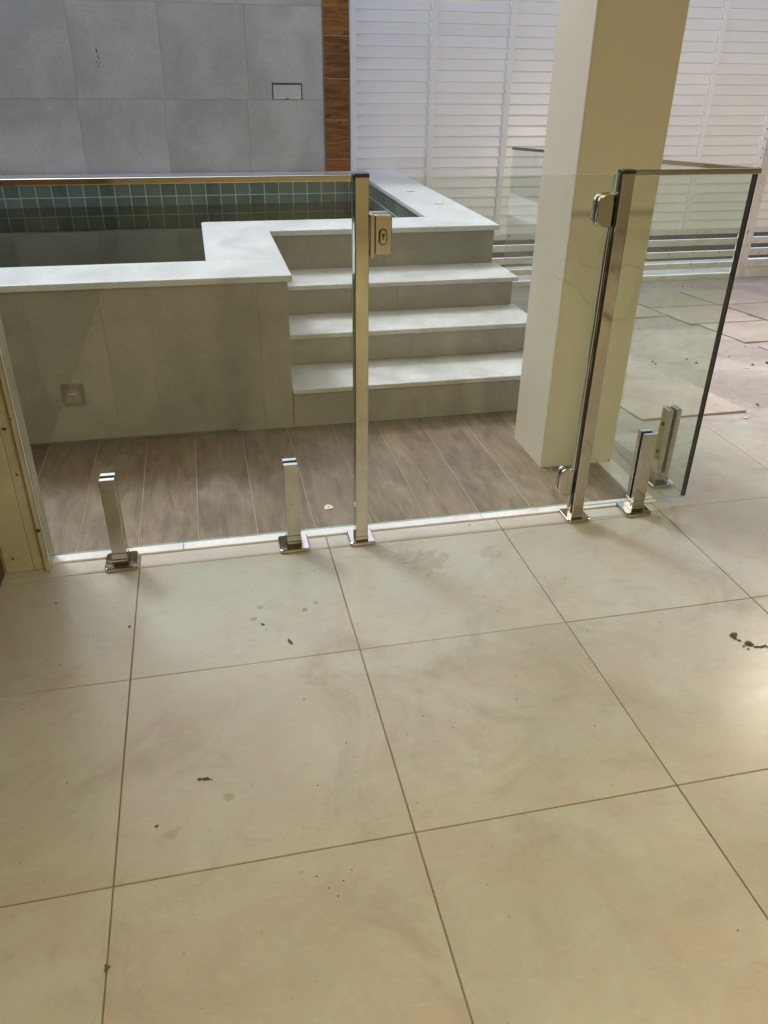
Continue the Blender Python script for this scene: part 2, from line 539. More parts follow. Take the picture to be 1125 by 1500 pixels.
# ------------------------------------------------------------------ porcelain floor
floor = obj('floor', BX(-3.0, 8.0, -5.0, 0.599, -0.15, -0.003), M_GROUT)
tag(floor, 'large beige porcelain tiles with dark thin joints under the roof', kind='structure')
G = 0.0015
def floor_tile(x0, x1, y0, y1):
    dz = random.uniform(-0.0006, 0.0006)
    o = obj('tile', BX(x0 + G, x1 - G, y0 + G, y1 - G, -0.012, 0.0 + dz, 0.0012), M_FLOOR, floor)
    return o
xs = [-0.6 + 0.6 * i for i in range(0, 9)]
for i in range(len(xs) - 1):
    x0, x1 = xs[i], xs[i + 1]
    for y0, y1 in ((-4.6, -4.2), (-4.2, -3.6), (-3.6, -3.0), (-3.0, -2.4), (-2.4, -1.8), (-1.8, -1.2), (-1.2, -0.6), (-0.6, 0.0)):
        floor_tile(x0, x1, y0, y1)
    ym = 0.525 if x0 < 1.79 else 0.556
    floor_tile(x0, x1, 0.0, ym)
    if x0 < 1.79:
        o = floor_tile(x0, x1, ym - 0.0012, 0.600)
    else:
        floor_tile(x0, x1, ym, 1.19)
tag(obj('floor_base', BX(1.862, 8.0, 0.601, 1.188, -0.15, -0.0035), M_GROUT, floor))

# white marble sills
sill = empty('sill', (0.7, 0.624, 0))
tag(sill, 'narrow white marble sill strip under the glass between tiles and planks', kind='structure')
for x0, x1 in ((-0.40, 0.135), (0.135, 1.155), (1.155, 1.822)):
    o = obj('sill_stone', BX(x0 + 0.0008 - 0.7, x1 - 0.0008 - 0.7, 0.602 - 0.624, 0.644 - 0.624, -0.05, 0.006, 0.0015), M_SILL, sill)
for y0, y1 in ((0.6455, 1.10), (1.1015, 1.50)):
    obj('sill_stone', BX(1.752 - 0.7, 1.822 - 0.7, y0 - 0.624, y1 - 0.624, -0.05, 0.006, 0.0015), M_SILL, sill)

# ------------------------------------------------------------------ wood-look plank floor
deck = obj('plank_floor', BX(-3.0, 1.751, 0.6455, 1.70, -0.12, -0.0036), M_PGROUT)
tag(deck, 'wood look brown planks of dusty porcelain in front of the pool', kind='structure')
k = -8
PW = 0.1955
while True:
    x0 = -0.012 + PW * k
    x1 = min(x0 + PW, 1.7515)
    if x0 > 1.74: break
    segs = [(0.6465, 1.60)]
    for a, b in segs:
        obj('plank', BX(x0 + 0.0016, x1 - 0.0016, a + 0.001, b - 0.001, -0.02, -0.002 + random.uniform(-0.0006, 0.0006), 0.001), M_PLANK, deck)
    k += 1

# ------------------------------------------------------------------ screed ramp with loose slabs
SL = 0.070
def rz(y): return -0.028 - SL * (y - 1.2)
bm = bmesh.new()
nx, ny = 40, 40
rr = random.Random(3)
grid = []
for j in range(ny + 1):
    row = []
    for i in range(nx + 1):
        x = 1.845 + (9.0 - 1.845) * i / nx
        y = 1.188 + (4.915 - 1.188) * j / ny
        row.append(bm.verts.new((x, y, rz(y) + (rr.uniform(-0.004, 0.004) if 0 < j < ny else 0))))
    grid.append(row)
for j in range(ny):
    for i in range(nx):
        bm.faces.new([grid[j][i], grid[j][i + 1], grid[j + 1][i + 1], grid[j + 1][i]])
for f in bm.faces: f.smooth = True
ramp = obj('ramp', bm, M_SCREED)
tag(ramp, 'rough pinkish screed ramp sloping down to the white gate', kind='structure')

SLABS = [
    (2.195, 2.745, 1.400, 1.985, 'loose beige slab on the screed nearest the edge of the porcelain floor'),
    (3.600, 4.150, 1.985, 2.505, 'salmon slab cut by the right picture edge, second nearest to the tiled floor'),
    (3.578, 4.120, 2.600, 3.120, 'salmon slab with a pointed near corner seen just right of the glass edge'),
    (3.535, 4.085, 3.145, 3.690, 'slab behind the corner glass with its left side seen through the pane'),
    (4.135, 4.690, 3.140, 3.680, 'pinkish slab at the right picture edge two rows from the gate'),
    (4.115, 4.670, 3.700, 4.250, 'slab of the farthest row lying closest to the right gate leaf'),
    (3.545, 4.095, 3.710, 4.260, 'slab of the farthest row seen through the corner glass'),
    (2.960, 3.520, 3.430, 3.980, 'slab close to the gate half hidden behind the cream column'),
]
for i, (x0, x1, y0, y1, lab) in enumerate(SLABS):
    cx, cy = (x0 + x1) / 2, (y0 + y1) / 2
    o = obj('paving_slab', BX(-(x1 - x0) / 2, (x1 - x0) / 2, -(y1 - y0) / 2, (y1 - y0) / 2, -0.008, 0.006, 0.001), M_SLAB)
    o.location = (cx, cy, rz(cy) + 0.004)
    o.rotation_euler = (math.atan(-SL), 0, math.radians(random.uniform(-1.0, 1.0)))
    tag(o, lab, 'paving slab', 'loose paving slabs on the screed')

# ------------------------------------------------------------------ swimming pool
ZC, ZW = 0.655, 0.473
pool = empty('swimming_pool', (0.0, 1.53, 0.0))
tag(pool, 'raised grey tiled swimming pool with white coping and green mosaic inside', 'pool')
PO = Vector((0, 1.53, 0))
def ppart(name, bm, mat):
    bmesh.ops.translate(bm, vec=-PO, verts=bm.verts[:])
    return obj(name, bm, mat, pool)
ZT = ZC - 0.026
core = bmesh.new()
box(core, -3.2, 0.597, 1.538, 1.80, -0.10, ZT)
box(core, 0.318, 0.5965, 1.801, 2.72, -0.10, ZT)
box(core, 0.318, 1.792, 2.721, 2.735, -0.10, ZT)
box(core, 0.598, 1.792, 2.478, 2.7205, -0.10, ZT)
box(core, 1.5142, 1.792, 2.7355, 4.85, -0.10, ZT)
box(core, -3.2, 1.5135, 4.5602, 4.85, -0.10, ZT)
box(core, -3.2, -2.92, 1.801, 4.5655, -0.10, ZT)
box(core, -2.919, 1.5130, 1.801, 4.560, -0.70, -0.60)
ppart('wall_core', core, M_MGROUT)
# cement cladding tiles on the outside
gg = 0.0003
for x0, x1 in ((-2.515, -1.915), (-1.915, -1.315), (-1.315, -0.715), (-0.715, -0.115), (-0.115, 0.485), (0.485, 0.6055)):
    ppart('cladding_tile', BX(x0 + gg, x1 - gg, 1.53, 1.537, 0.0, ZT - 0.001, 0.0006), M_CLAD)
for y0, y1 in ((1.5375, 2.06), (2.06, 2.469)):
    ppart('cladding_tile', BX(0.5975, 0.6055, y0 + gg, y1 - gg, 0.0, ZT - 0.001, 0.0006), M_CLAD)
for y0, y1 in ((2.479, 3.079), (3.079, 3.679), (3.679, 4.279), (4.279, 4.848)):
    ppart('cladding_tile', BX(1.7925, 1.800, y0 + gg, y1 - gg, -0.25, ZT - 0.001, 0.0006), M_CLAD)
for x0, x1 in ((0.6065, 1.20), (1.20, 1.800)):
    ppart('cladding_tile', BX(x0 + gg, x1 - gg, 2.470, 2.4775, 0.40, ZT - 0.001, 0.0006), M_CLAD)
ppart('base_joint', BX(-2.5, 0.36, 1.5265, 1.5298, -0.001, 0.013, 0.001), M_SHADE)
# coping
def cope(pts, bev=0.004):
    return ppart('coping_stone', prism(bmesh.new(), pts, ZT, ZC, 'z', bev), M_COPE)
cope([(-3.2, 1.508), (-0.9005, 1.508), (-0.9005, 1.822), (-3.2, 1.822)])
cope([(-0.8995, 1.508), (0.622, 1.508), (0.622, 1.8215), (-0.8995, 1.8215)])
rc = [(0.298 + 0.02 - 0.02 * math.cos(a), 2.747 - 0.02 + 0.02 * math.sin(a)) for a in [math.radians(v) for v in (0, 22, 45, 68, 90)]]
cope([(0.298, 1.8225), (0.622, 1.8225), (0.622, 2.449), (0.9995, 2.449), (0.9995, 2.747)] + list(reversed(rc)))
cope([(1.0003, 2.449), (1.822, 2.449), (1.822, 3.60), (1.502, 3.60), (1.502, 2.747), (1.0003, 2.747)])
cope([(1.502, 3.6008), (1.822, 3.6008), (1.822, 4.842), (1.502, 4.842)])
cope([(-0.4995, 4.547), (1.5012, 4.547), (1.5012, 4.842), (-0.4995, 4.842)])
cope([(-2.9, 4.547), (-0.5005, 4.547), (-0.5005, 4.842), (-2.9, 4.842)])
# mosaic: share one mesh between alike tiles
TP, tg = 0.1045, 0.0032
def mos_mesh(axis):
    h = TP / 2 - tg
    if axis == 'y': bm = BX(-h, h, -0.004, 0.004, -h, h, 0.0015)
    else: bm = BX(-0.004, 0.004, -h, h, -h, h, 0.0015)
    me = bpy.data.meshes.new('mosaic_tile')
    bm.to_mesh(me); bm.free()
    me.materials.append(M_MOSAIC)
    return me
MY, MX = mos_mesh('y'), mos_mesh('x')
def mos(me, x, y, z):
    o = bpy.data.objects.new('mosaic_tile', me)
    o.location = Vector((x, y, z)) - PO
    link(o, pool)
rows = [0.536 + TP * 0.5, 0.536 - TP * 0.5, 0.536 - TP * 1.5]
for zc in rows:
    z = zc
    for i in range(-22, 5):
        mos(MY, 0.985 + TP * (i + 0.5), 4.5625, z)
    for j in range(18):
        mos(MX, 1.5165, 2.79 + TP * (j + 0.5), z)
deep = bmesh.new()
box(deep, -2.918, 1.5155, 4.557, 4.5655, -0.599, 0.318)
box(deep, 1.512, 1.5195, 2.738, 4.556, -0.599, 0.318)
box(deep, -2.918, 0.3165, 1.8015, 1.808, -0.599, ZT - 0.001)
box(deep, 0.309, 0.3175, 1.8085, 2.735, -0.599, ZT - 0.001)
box(deep, 0.309, 1.511, 2.7355, 2.743, -0.599, ZT - 0.001)
box(deep, -2.918, 1.511, 1.809, 4.5565, -0.598, -0.590)
ppart('lining', deep, M_MOSAIC)
# recessed square fitting on the front wall
fit = bmesh.new()
FX, FZ = -0.272, 0.2105
t = bmesh.new()
prism(t, rrect(FX - 0.043, FX + 0.043, FZ - 0.047, FZ + 0.047, 0.008, 3), 1.5245, 1.531, 'y', 0.002)
o = ppart('light_frame', t, M_FIT)
o['label'] = 'square grey wall light frame low on the pool side'
t = BX(FX - 0.029, FX + 0.029, 1.5195, 1.5246, FZ - 0.031, FZ + 0.028, 0.002)
ppart('light_lens', t, M_FIT2)
t = BX(FX - 0.016, FX + 0.016, 1.5165, 1.5196, FZ + 0.006, FZ + 0.010, 0.001)
ppart('light_slot', t, M_WHITEP)
# coping inlays (small round caps)
for (x, y) in ((1.66, 3.72), (1.70, 3.18)):
    ppart('round_cap', cyl(bmesh.new(), (x, y, ZC + 0.002), (0, 0, 1), 0.028, 0.005, 20), M_WHITEP)

water = obj('water', prism(bmesh.new(), [(-2.9175, 1.8085), (0.3085, 1.8085), (0.3085, 2.7435), (1.5115, 2.7435), (1.5115, 4.5565), (-2.9175, 4.5565)], -0.589, ZW), M_WATER)
tag(water, 'still dark green pool water mirroring the mosaic and grey wall', kind='structure')

# ------------------------------------------------------------------ steps
steps = empty('pool_steps', (1.2, 1.53, 0))
tag(steps, 'three white topped stone steps climbing to the raised pool', 'steps')
SO = Vector((1.2, 1.53, 0))
def spart(name, bm, mat):
    bmesh.ops.translate(bm, vec=-SO, verts=bm.verts[:])
    return obj(name, bm, mat, steps)
T3 = [(0.177, 1.510, 1.838), (0.320, 1.817, 2.162), (0.461, 2.125, 2.468)]
TH = 0.021
xl, xr = 0.6075, 1.800
co = bmesh.new()
prev = -0.10
for (z, y0, y1) in T3:
    box(co, xl, xr - 0.008, y0 + 0.028, 2.4695, prev, z - TH - 0.0005)
    prev = z - TH
spart('step_core', co, M_CLAD)
zb = 0.0
for (z, y0, y1) in T3:
    for a, b in ((xl, 1.205), (1.205, xr)):
        spart('riser', BX(a + 0.0005, b - 0.0005, y0 + 0.020, y0 + 0.0275, zb, z - TH, 0.0006), M_CLAD)
    spart('side_tile', BX(xr - 0.0075, xr + 0.0005, y0 + 0.029, 2.469, max(zb, 0.0) - (0.25 if zb == 0 else 0) + 0.001, z - TH, 0.0006), M_CLAD)
    spart('tread', BX(xl - 0.0005, xr + 0.022, y0, y1 - 0.0005, z - TH, z, 0.003, 2), M_TREAD)
    zb = z + 0.0005

# ------------------------------------------------------------------ boundary wall with big grey tiles
wall = obj('boundary_wall', BX(-3.6, 1.276, 4.8638, 5.04, -0.70, 2.02), M_WGROUT)
tag(wall, 'grey wall of large cement look tiles behind the pool', 'wall')
TW, TZ = 0.588, 0.583
NX0, NX1, NZ1 = 0.897, 1.117, 1.247
for r in range(-1, 3):
    z0 = 1.138 + TZ * r
    z1 = min(z0 + TZ, 2.0)
    if z0 > 1.95: continue
    for c in range(-7, 2):
        x0 = 0.715 + TW * c + (0.016 if r == 0 else 0)
        if c == 1: x0 = 1.0e9
        x1 = x0 + TW
        if c == 0: x1 = 1.272
        if c == 1: continue
        if r == 0 and c == 0:
            a, b, d, e = x0 + 0.001, x1 - 0.001, z0 + 0.001, z1 - 0.001
            pts = [(a, d), (NX0, d), (NX0, NZ1), (NX1, NZ1), (NX1, d), (b, d), (b, e), (a, e)]
            obj('wall_tile', prism(bmesh.new(), pts, 4.862, 4.8637, 'y'), M_WALLT, wall)
        else:
            obj('wall_tile', BX(x0 + 0.0010, x1 - 0.0010, 4.862 + random.uniform(0, 0.0006), 4.8637, z0 + 0.0010, z1 - 0.0010, 0.0005), M_WALLT, wall)
nb = bmesh.new()
box(nb, NX0 + 0.0005, NX1 - 0.0005, 4.8585, 4.8636, NZ1 - 0.010, NZ1 - 0.0005)
box(nb, NX0 + 0.0005, NX0 + 0.006, 4.8600, 4.8636, 1.139, NZ1 - 0.0105)
box(nb, NX1 - 0.006, NX1 - 0.0005, 4.8600, 4.8636, 1.139, NZ1 - 0.0105)
obj('outlet_frame', nb, M_SHADE, wall)
nb = bmesh.new()
box(nb, NX0 + 0.009, NX1 - 0.009, 4.8595, 4.8636, 1.142, NZ1 - 0.013, 0.001)
obj('outlet_cover', nb, M_NICHE, wall)
nb = bmesh.new()
box(nb, 0.992, 1.016, 4.8565, 4.8594, 1.1425, 1.148)
obj('outlet_latch', nb, M_SHADE, wall)
chip = bmesh.new()
for i, (dx, dz, w, h) in enumerate(((0.0, 0.045, 0.008, 0.020), (0.004, 0.012, 0.006, 0.010), (0.010, -0.002, 0.010, 0.006), (-0.004, -0.022, 0.006, 0.008), (0.010, -0.030, 0.005, 0.008), (0.0, -0.048, 0.005, 0.005))):
    t = bmesh.new()
    blob(t, 0, 0, 0, w * 0.65, h * 0.8, 0.0012, 0, i)
    bmesh.ops.transform(t, matrix=Matrix.Translation((-0.283 + dx, 4.8615, 1.385 + dz)) @ Matrix.Rotation(math.radians(90), 4, 'X'), verts=t.verts[:])
    merge(chip, t)
o = obj('chipped_mark', chip, M_SHADE, wall)
o['kind'] = 'stuff'
# left end wall of the pool court
swall = obj('side_wall', BX(-3.6, -3.3, -0.2, 4.86, -0.70, 2.0), M_WALLT)
tag(swall, 'plain grey side wall closing the pool court on the left', 'wall')

# brown wood tile pilaster
pil = obj('wood_pilaster', BX(1.2775, 1.466, 4.8545, 5.03, -0.70, 2.02), M_WTGROUT)
tag(pil, 'narrow upright strip of brown wood tiles between grey wall and white gate', 'pilaster')
for r in range(-2, 5):
    z0 = 1.007 + 0.2695 * r
    z1 = min(z0 + 0.2695, 2.01)
    obj('wood_tile', BX(1.281, 1.4655, 4.853, 4.8544, z0 + 0.0028, z1 - 0.0028, 0.0006), M_WTILE, pil)

# ------------------------------------------------------------------ louvred gate
gate = empty('louvred_gate', (3.2, 4.86, -0.3))
tag(gate, 'wide white metal louvre gate with open gaps along its foot', 'gate')
GO = Vector((3.2, 4.86, -0.3))
def gpart(name, bm, mat, me=None):
    bmesh.ops.translate(bm, vec=-GO, verts=bm.verts[:])
    return obj(name, bm, mat, gate)
ST = [1.492, 2.092, 2.692, 3.292, 3.860, 4.424, 5.012]
GT = 2.28
for i, x in enumerate(ST):
    w = 0.021 if i else 0.022
    gpart('stile', BX(x - w, x + w, 4.824 if i else 4.838, 4.874, 0.147 if 0 < i < 6 else -0.30, GT, 0.002), M_GATE_LIT)
slat_meshes = {}
def slat(x0, x1, z, mat):
    key = (round(x1 - x0, 4), mat.name)
    if key not in slat_meshes:
        # inclined plate: lower lip towards the court, upper edge tucked behind the next slat
        hw = (x1 - x0) / 2
        bm = bmesh.new()
        prism(bm, [(0.004, 0.0), (0.000, -0.004), (-0.006, -0.001), (-0.006, 0.004), (0.020, 0.081), (0.0235, 0.080)], -hw, hw, 'x')
        bmesh.ops.recalc_face_normals(bm, faces=bm.faces[:])
        me = bpy.data.meshes.new('slat')
        bm.to_mesh(me); bm.free()
        me.materials.append(mat)
        slat_meshes[key] = me
    o = bpy.data.objects.new('slat', slat_meshes[key])
    o.location = Vector(((x0 + x1) / 2, 4.847, z)) - GO
    o.rotation_euler = (math.radians(random.uniform(-0.35, 0.35)), 0, math.radians(random.uniform(-0.08, 0.08)))
    link(o, gate)
for i in range(len(ST) - 1):
    n = 0
    z = 0.1505
    while z < GT - 0.08:
        slat(ST[i] + 0.023, ST[i + 1] - 0.023, z, M_GATE)
        z += 0.0744
gpart('top_rail', BX(1.515, 4.990, 4.834, 4.872, GT - 0.05, GT, 0.002), M_GATE)
gpart('lower_rail', BX(1.515, 4.990, 4.835, 4.872, 0.106, 0.1465, 0.002), M_GATEOLD)
zt = 0.106
for z0, z1 in ((0.010, 0.062), (-0.092, -0.042), (-0.190, -0.142)):
    gpart('foot_slat', BX(1.5145, 4.9895, 4.836, 4.868, z0, z1, 0.002), M_GATEOLD)
gpart('bottom_rail', BX(1.5145, 4.9895, 4.834, 4.874, -0.298, -0.242, 0.002), M_GATEOLD)
rv = bmesh.new()
for z in [0.2 + 0.0744 * i for i in range(0, 24)]:
    cyl(rv, (5.012, 4.8232, z), (0, 1, 0), 0.005, 0.004, 8)
o = gpart('rivets', rv, M_BLACK); o.name = 'rivet_row'; o['kind'] = 'stuff'

leaf = empty('gate_leaf', (5.6, 4.86, -0.3))
tag(leaf, 'white gate leaf with three dark foot gaps at the right picture edge', 'gate')
GO = Vector((5.6, 4.86, -0.3))
gate_main, gate = gate, leaf
for x in (5.085, 6.10):
    gpart('stile', BX(x - 0.035, x + 0.035, 4.832, 4.878, -0.285, GT, 0.002), M_GATEOLD)
z = 0.1505
while z < GT - 0.08:
    slat(5.122, 6.063, z, M_GATE)
    z += 0.0744
gpart('top_rail', BX(5.1205, 6.0645, 4.834, 4.872, GT - 0.05, GT, 0.002), M_GATE)
gpart('lower_rail', BX(5.1205, 6.0645, 4.835, 4.872, 0.110, 0.1465, 0.002), M_GATEOLD)
for z0, z1 in ((0.012, 0.068), (-0.090, -0.030)):
    gpart('foot_slat', BX(5.1205, 6.0645, 4.836, 4.868, z0, z1, 0.002), M_GATEOLD)
gpart('kick_rail', BX(5.1205, 6.0645, 4.834, 4.874, -0.195, -0.128, 0.002), M_GATEOLD)
gpart('bottom_rail', BX(5.1205, 6.0645, 4.838, 4.874, -0.285, -0.197, 0.002), M_GATEOLD)
rwall = obj('end_wall', BX(6.15, 6.4, 1.3, 5.0, -0.7, 2.75), M_HOUSE)
tag(rwall, 'cream end wall where the right gate leaf hinges', 'wall')
# made-up hedge added across the street so the gate gaps look dark
hb = bmesh.new()
rr = random.Random(11)
for i in range(1500):
    x, y, z = rr.uniform(-4, 20), rr.uniform(14.3, 15.6), rr.uniform(-0.5, 1.5)
    t = Vector((rr.uniform(-1, 1), rr.uniform(-1, 1), rr.uniform(-1, 1))).normalized() * 0.14
    u = t.orthogonal().normalized() * 0.08
    c = Vector((x, y, z))
    vs = [bm_v for bm_v in (hb.verts.new(c - t), hb.verts.new(c + u), hb.verts.new(c + t), hb.verts.new(c - u))]
    hb.faces.new(vs)
M_HEDGE = mottled('hedge_leaf', (0.02, 0.035, 0.012), (0.045, 0.065, 0.025), 3, (0.6, 0.7), 0, var=0)
tag(obj('hedge', hb, M_HEDGE), 'invented dark hedge across the street darkening the gate gaps', 'hedge')

# ------------------------------------------------------------------ column
bm = BX(1.514, 1.820, 0.957, 1.252, -0.02, 2.70, 0.006, 2)
tag(obj('column', bm, M_COL), 'square cream plastered column standing behind the glass gate', 'column')

# ------------------------------------------------------------------ roof, house walls
bm = bmesh.new()
box(bm, -3.2, 9.0, -5.2, 1.50, 2.70, 2.85)  # unseen slab; front edge placed to limit how far sun reaches the floor
box(bm, 1.95, 9.0, 1.5005, 2.75, 2.70, 2.85)  # kept short so open sky lights the gate
tag(obj('ceiling', bm, M_CEIL), 'unseen roof slab over veranda and ramp, edges shaped to limit daylight', kind='structure')
hw = obj('house_wall', BX(-0.70, 9.0, -5.2, -4.6, -0.15, 2.70), M_HOUSE)
tag(hw, 'cream house wall at the back of the veranda', 'wall')

# door on the left and its jamb
door = empty('wooden_door', (-0.40, 0.0, 0))
tag(door, 'dark red brown wooden door at the left picture edge', 'door')
obj('door_leaf', BX(-0.045, 0.0, -4.59, 0.570, 0.004, 2.25, 0.003), M_DOOR, door)
for y0, y1 in ((-0.85, -0.45), (-0.35, 0.42)):
    obj('door_panel', BX(0.0005, 0.010, y0, y1, 0.25, 2.0, 0.004), M_DOOR, door)
jamb = empty('door_jamb', (-0.33, 0.585, 0))
tag(jamb, 'stained cream upright jamb where the glass meets the house wall', 'jamb')
JO = Vector((-0.33, 0.585, 0))
def jpart(name, bm, mat):
    bmesh.ops.translate(bm, vec=-JO, verts=bm.verts[:])
    return obj(name, bm, mat, jamb)
jpart('jamb_board', BX(-0.398, -0.318, 0.574, 0.655, 0.001, 2.69, 0.002), M_JAMB)
jpart('jamb_recess', BX(-0.3175, -0.2815, 0.579, 0.654, 0.001, 2.69, 0.001), M_JAMB)
jpart('jamb_stop', BX(-0.281, -0.266, 0.557, 0.653, 0.001, 2.69, 0.002), M_JAMB)
pw = obj('house_return', BX(-3.2, -0.4005, 0.58, 0.75, -0.01, 2.69), M_HOUSE)
pw.name = 'house_flank'
tag(pw, 'cream house wall running left from the stained jamb', 'wall')

# ------------------------------------------------------------------ glass fence
YG0, YG1 = 0.5590, 0.5690
def pane(parent, origin, x0, x1, y0, y1, z0, z1):
    """glass sheet with green edges as a second material"""
    bm = BX(x0, x1, y0, y1, z0, z1)
    bmesh.ops.translate(bm, vec=-Vector(origin), verts=bm.verts[:])
    o = obj('glass_pane', bm, M_GLASS, parent)
    o.data.materials.append(M_EDGE)
    thin = 'y' if (y1 - y0) < (x1 - x0) else 'x'
    for p in o.data.polygons:
        n = p.normal
        big = abs(n.y) > 0.9 if thin == 'y' else abs(n.x) > 0.9
        p.material_index = 0 if big else 1
    return o


def moved(bm, origin):
    bmesh.ops.translate(bm, vec=-Vector(origin), verts=bm.verts[:])
    return bm

def rail_bm(x0, x1, y0, y1, z0, z1):
    bm = bmesh.new()
    box(bm, x0, x1, y0, y1, z0, z1, 0.0025, 2)
    return bm

O = (0.2, 0.564, 0)
left = empty('glass_screen', O)
tag(left, 'wide fixed glass panel on two spigots between jamb and latch post', 'glass panel', 'fixed panels of the glass fence')
pane(left, O, -0.262, 0.6895, YG0, YG1, 0.055, 1.116)
obj('top_rail', moved(rail_bm(-0.265, 0.6885, 0.5515, 0.5765, 1.1125, 1.1285), O), M_CHROME, left)
obj('wall_channel', moved(BX(-0.2655, -0.2625, 0.5525, 0.5755, 0.05, 1.115, 0.0005), O), M_SEAL, left)

# latch post and hinge post
def post(x0, x1, y0, y1, bx, by, label, cat='post'):
    o = empty('fence_post', (bx, by, 0))
    tag(o, label, cat, 'tall chrome posts beside the glass gate')
    og = (bx, by, 0)
    b = bmesh.new()
    prism(b, rrect(bx - 0.042, bx + 0.042, by - 0.045, by + 0.045, 0.010, 4), 0.0008, 0.013, 'z', 0.003)
    obj('base_plate', moved(b, og), M_CHROME, o)
    b = bmesh.new()
    box(b, x0 - 0.001, x1 + 0.001, y0 - 0.001, y1 + 0.001, 0.0131, 0.030, 0.001)
    obj('collar', moved(b, og), M_CHROME, o)
    b = bmesh.new()
    prism(b, rrect(x0, x1, y0, y1, 0.0028, 3), 0.0302, 1.124, 'z')
    obj('shaft', moved(b, og), M_CHROME, o)
    b = bmesh.new()
    box(b, x0 - 0.0005, x1 + 0.0005, y0 - 0.0005, y1 + 0.0005, 1.1242, 1.134, 0.001)
    c = obj('cap', moved(b, og), M_BLACK, o)
    return o
p1 = post(0.690, 0.7295, 0.528, 0.573, 0.712, 0.561, 'chrome post carrying the latch box, left of the glass gate')
p2 = post(1.4515, 1.4915, 0.528, 0.560, 1.478, 0.561, 'chrome post with two glass hinges, right of the glass gate')
og = (1.478, 0.561, 0)
obj('gasket', moved(BX(1.449, 1.4513, 0.533, 0.542, 0.032, 1.126), og), M_BLACK, p2)
obj('hinge_rod', moved(cyl(bmesh.new(), (1.4445, 0.5495, 0.55), (0, 0, 1), 0.0055, 1.0, 12), og), M_CHROME2, p2)

# gate leaf of glass
O = (1.40, 0.564, 0)
gg_ = empty('glass_gate', O)
tag(gg_, 'frameless clear glass gate leaf hung between the two tall chrome posts', 'glass gate')
pane(gg_, O, 0.7325, 1.4462, YG0, YG1, 0.052, 1.120)
for z0, z1 in ((0.977, 1.070), (0.100, 0.198)):
    b = bmesh.new()
    prism(b, rrect(1.398, 1.447, z0, z1, 0.024, 6, (1, 0, 0, 1)), 0.5440, 0.5586, 'y', 0.004)
    prism(b, rrect(1.398, 1.447, z0, z1, 0.024, 6, (1, 0, 0, 1)), 0.5694, 0.5840, 'y', 0.004)
    box(b, 1.4472, 1.4512, 0.546, 0.582, z0 + 0.006, z1 - 0.006)
    obj('hinge', moved(b, O), M_CHROME2, gg_)

# latch box
lk = bmesh.new()
prism(lk, rrect(0.7465, 0.7945, 0.927, 1.030, 0.007, 4), 0.5330, 0.5587, 'y', 0.003)
lo = obj('latch_box', moved(lk, O), M_CHROME2, gg_)
lk = bmesh.new()
prism(lk, rrect(0.7325, 0.7462, 0.918, 1.032, 0.004, 3), 0.5300, 0.5720, 'y', 0.002)
fl = obj('latch_flange', moved(lk, O), M_CHROME2, lo)
lk = bmesh.new()
ko = rrect(0.757, 0.781, 0.952, 0.995, 0.0118, 6)
prism(lk, ko, 0.5318, 0.5329, 'y')
obj('keyhole_ring', moved(lk, O), M_BLACK, lo)
lk = bmesh.new()
prism(lk, rrect(0.7595, 0.7785, 0.9545, 0.9925, 0.0094, 6), 0.5285, 0.5317, 'y', 0.0015)
obj('keyhole_plate', moved(lk, O), M_CHROME, lo)
lk = bmesh.new()
cyl(lk, (0.769, 0.5282, 0.978), (0, 1, 0), 0.0042, 0.0006, 14)
box(lk, 0.7678, 0.7702, 0.5279, 0.5284, 0.966, 0.976)
obj('keyhole', moved(lk, O), M_BLACK, lo)
bk = bmesh.new()
prism(bk, rrect(0.7325, 0.7945, 0.922, 1.032, 0.007, 4), 0.5693, 0.5900, 'y', 0.003)
obj('latch_back', moved(bk, O), M_CHROME2, gg_)

# right fixed panel and the side panel
O = (1.70, 0.564, 0)
rp = empty('glass_screen', O)
tag(rp, 'narrow fixed glass panel right of the hinge post on one spigot', 'glass panel', 'fixed panels of the glass fence')
rpane = pane(rp, O, 1.4935, 1.8965, YG0, YG1, 0.040, 1.1165)
rpane.data.materials.append(M_BLACK)                     # black silicone in the corner joint
for p in rpane.data.polygons:
    if p.normal.x > 0.9: p.material_index = 2
obj('top_rail', moved(rail_bm(1.4922, 1.9085, 0.5545, 0.5735, 1.1155, 1.1310), O), M_CHROME, rp)

O = (1.905, 1.5, 0)
sp = empty('glass_screen', O)
tag(sp, 'long greenish glass panel turning back towards the gate beside the column', 'glass panel', 'fixed panels of the glass fence')
def zt_(y): return 1.1215 - 0.0575 * (y - 0.575)
ya, yb = 0.5745, 2.56
def side_prof(za, zb_, y0, y1):
    return [(y0, za(y0)), (y1, za(y1)), (y1, zb_(y1)), (y0, zb_(y0))]
b = bmesh.new()
prism(b, side_prof(lambda y: 0.040 - 0.048 * (y - ya), lambda y: zt_(y) - 0.004, ya + 0.0055, yb), 1.900, 1.910, 'x')
o = obj('glass_pane', moved(b, O), M_GLASS, sp)
o.data.materials.append(M_EDGE)
for p in o.data.polygons: p.material_index = 0 if (abs(p.normal.x) > 0.9 or p.normal.y > 0.9) else 1
b = bmesh.new()
prism(b, side_prof(lambda y: zt_(y) - 0.0035, lambda y: zt_(y) + 0.010, ya + 0.003, yb), 1.8955, 1.9145, 'x')
obj('top_rail', moved(b, O), M_CHROME, sp)
obj('edge_strip', moved(BX(1.8972, 1.9128, ya - 0.0020, ya + 0.0060, 0.034, 1.118, 0.0008), O), M_BLACK, sp)

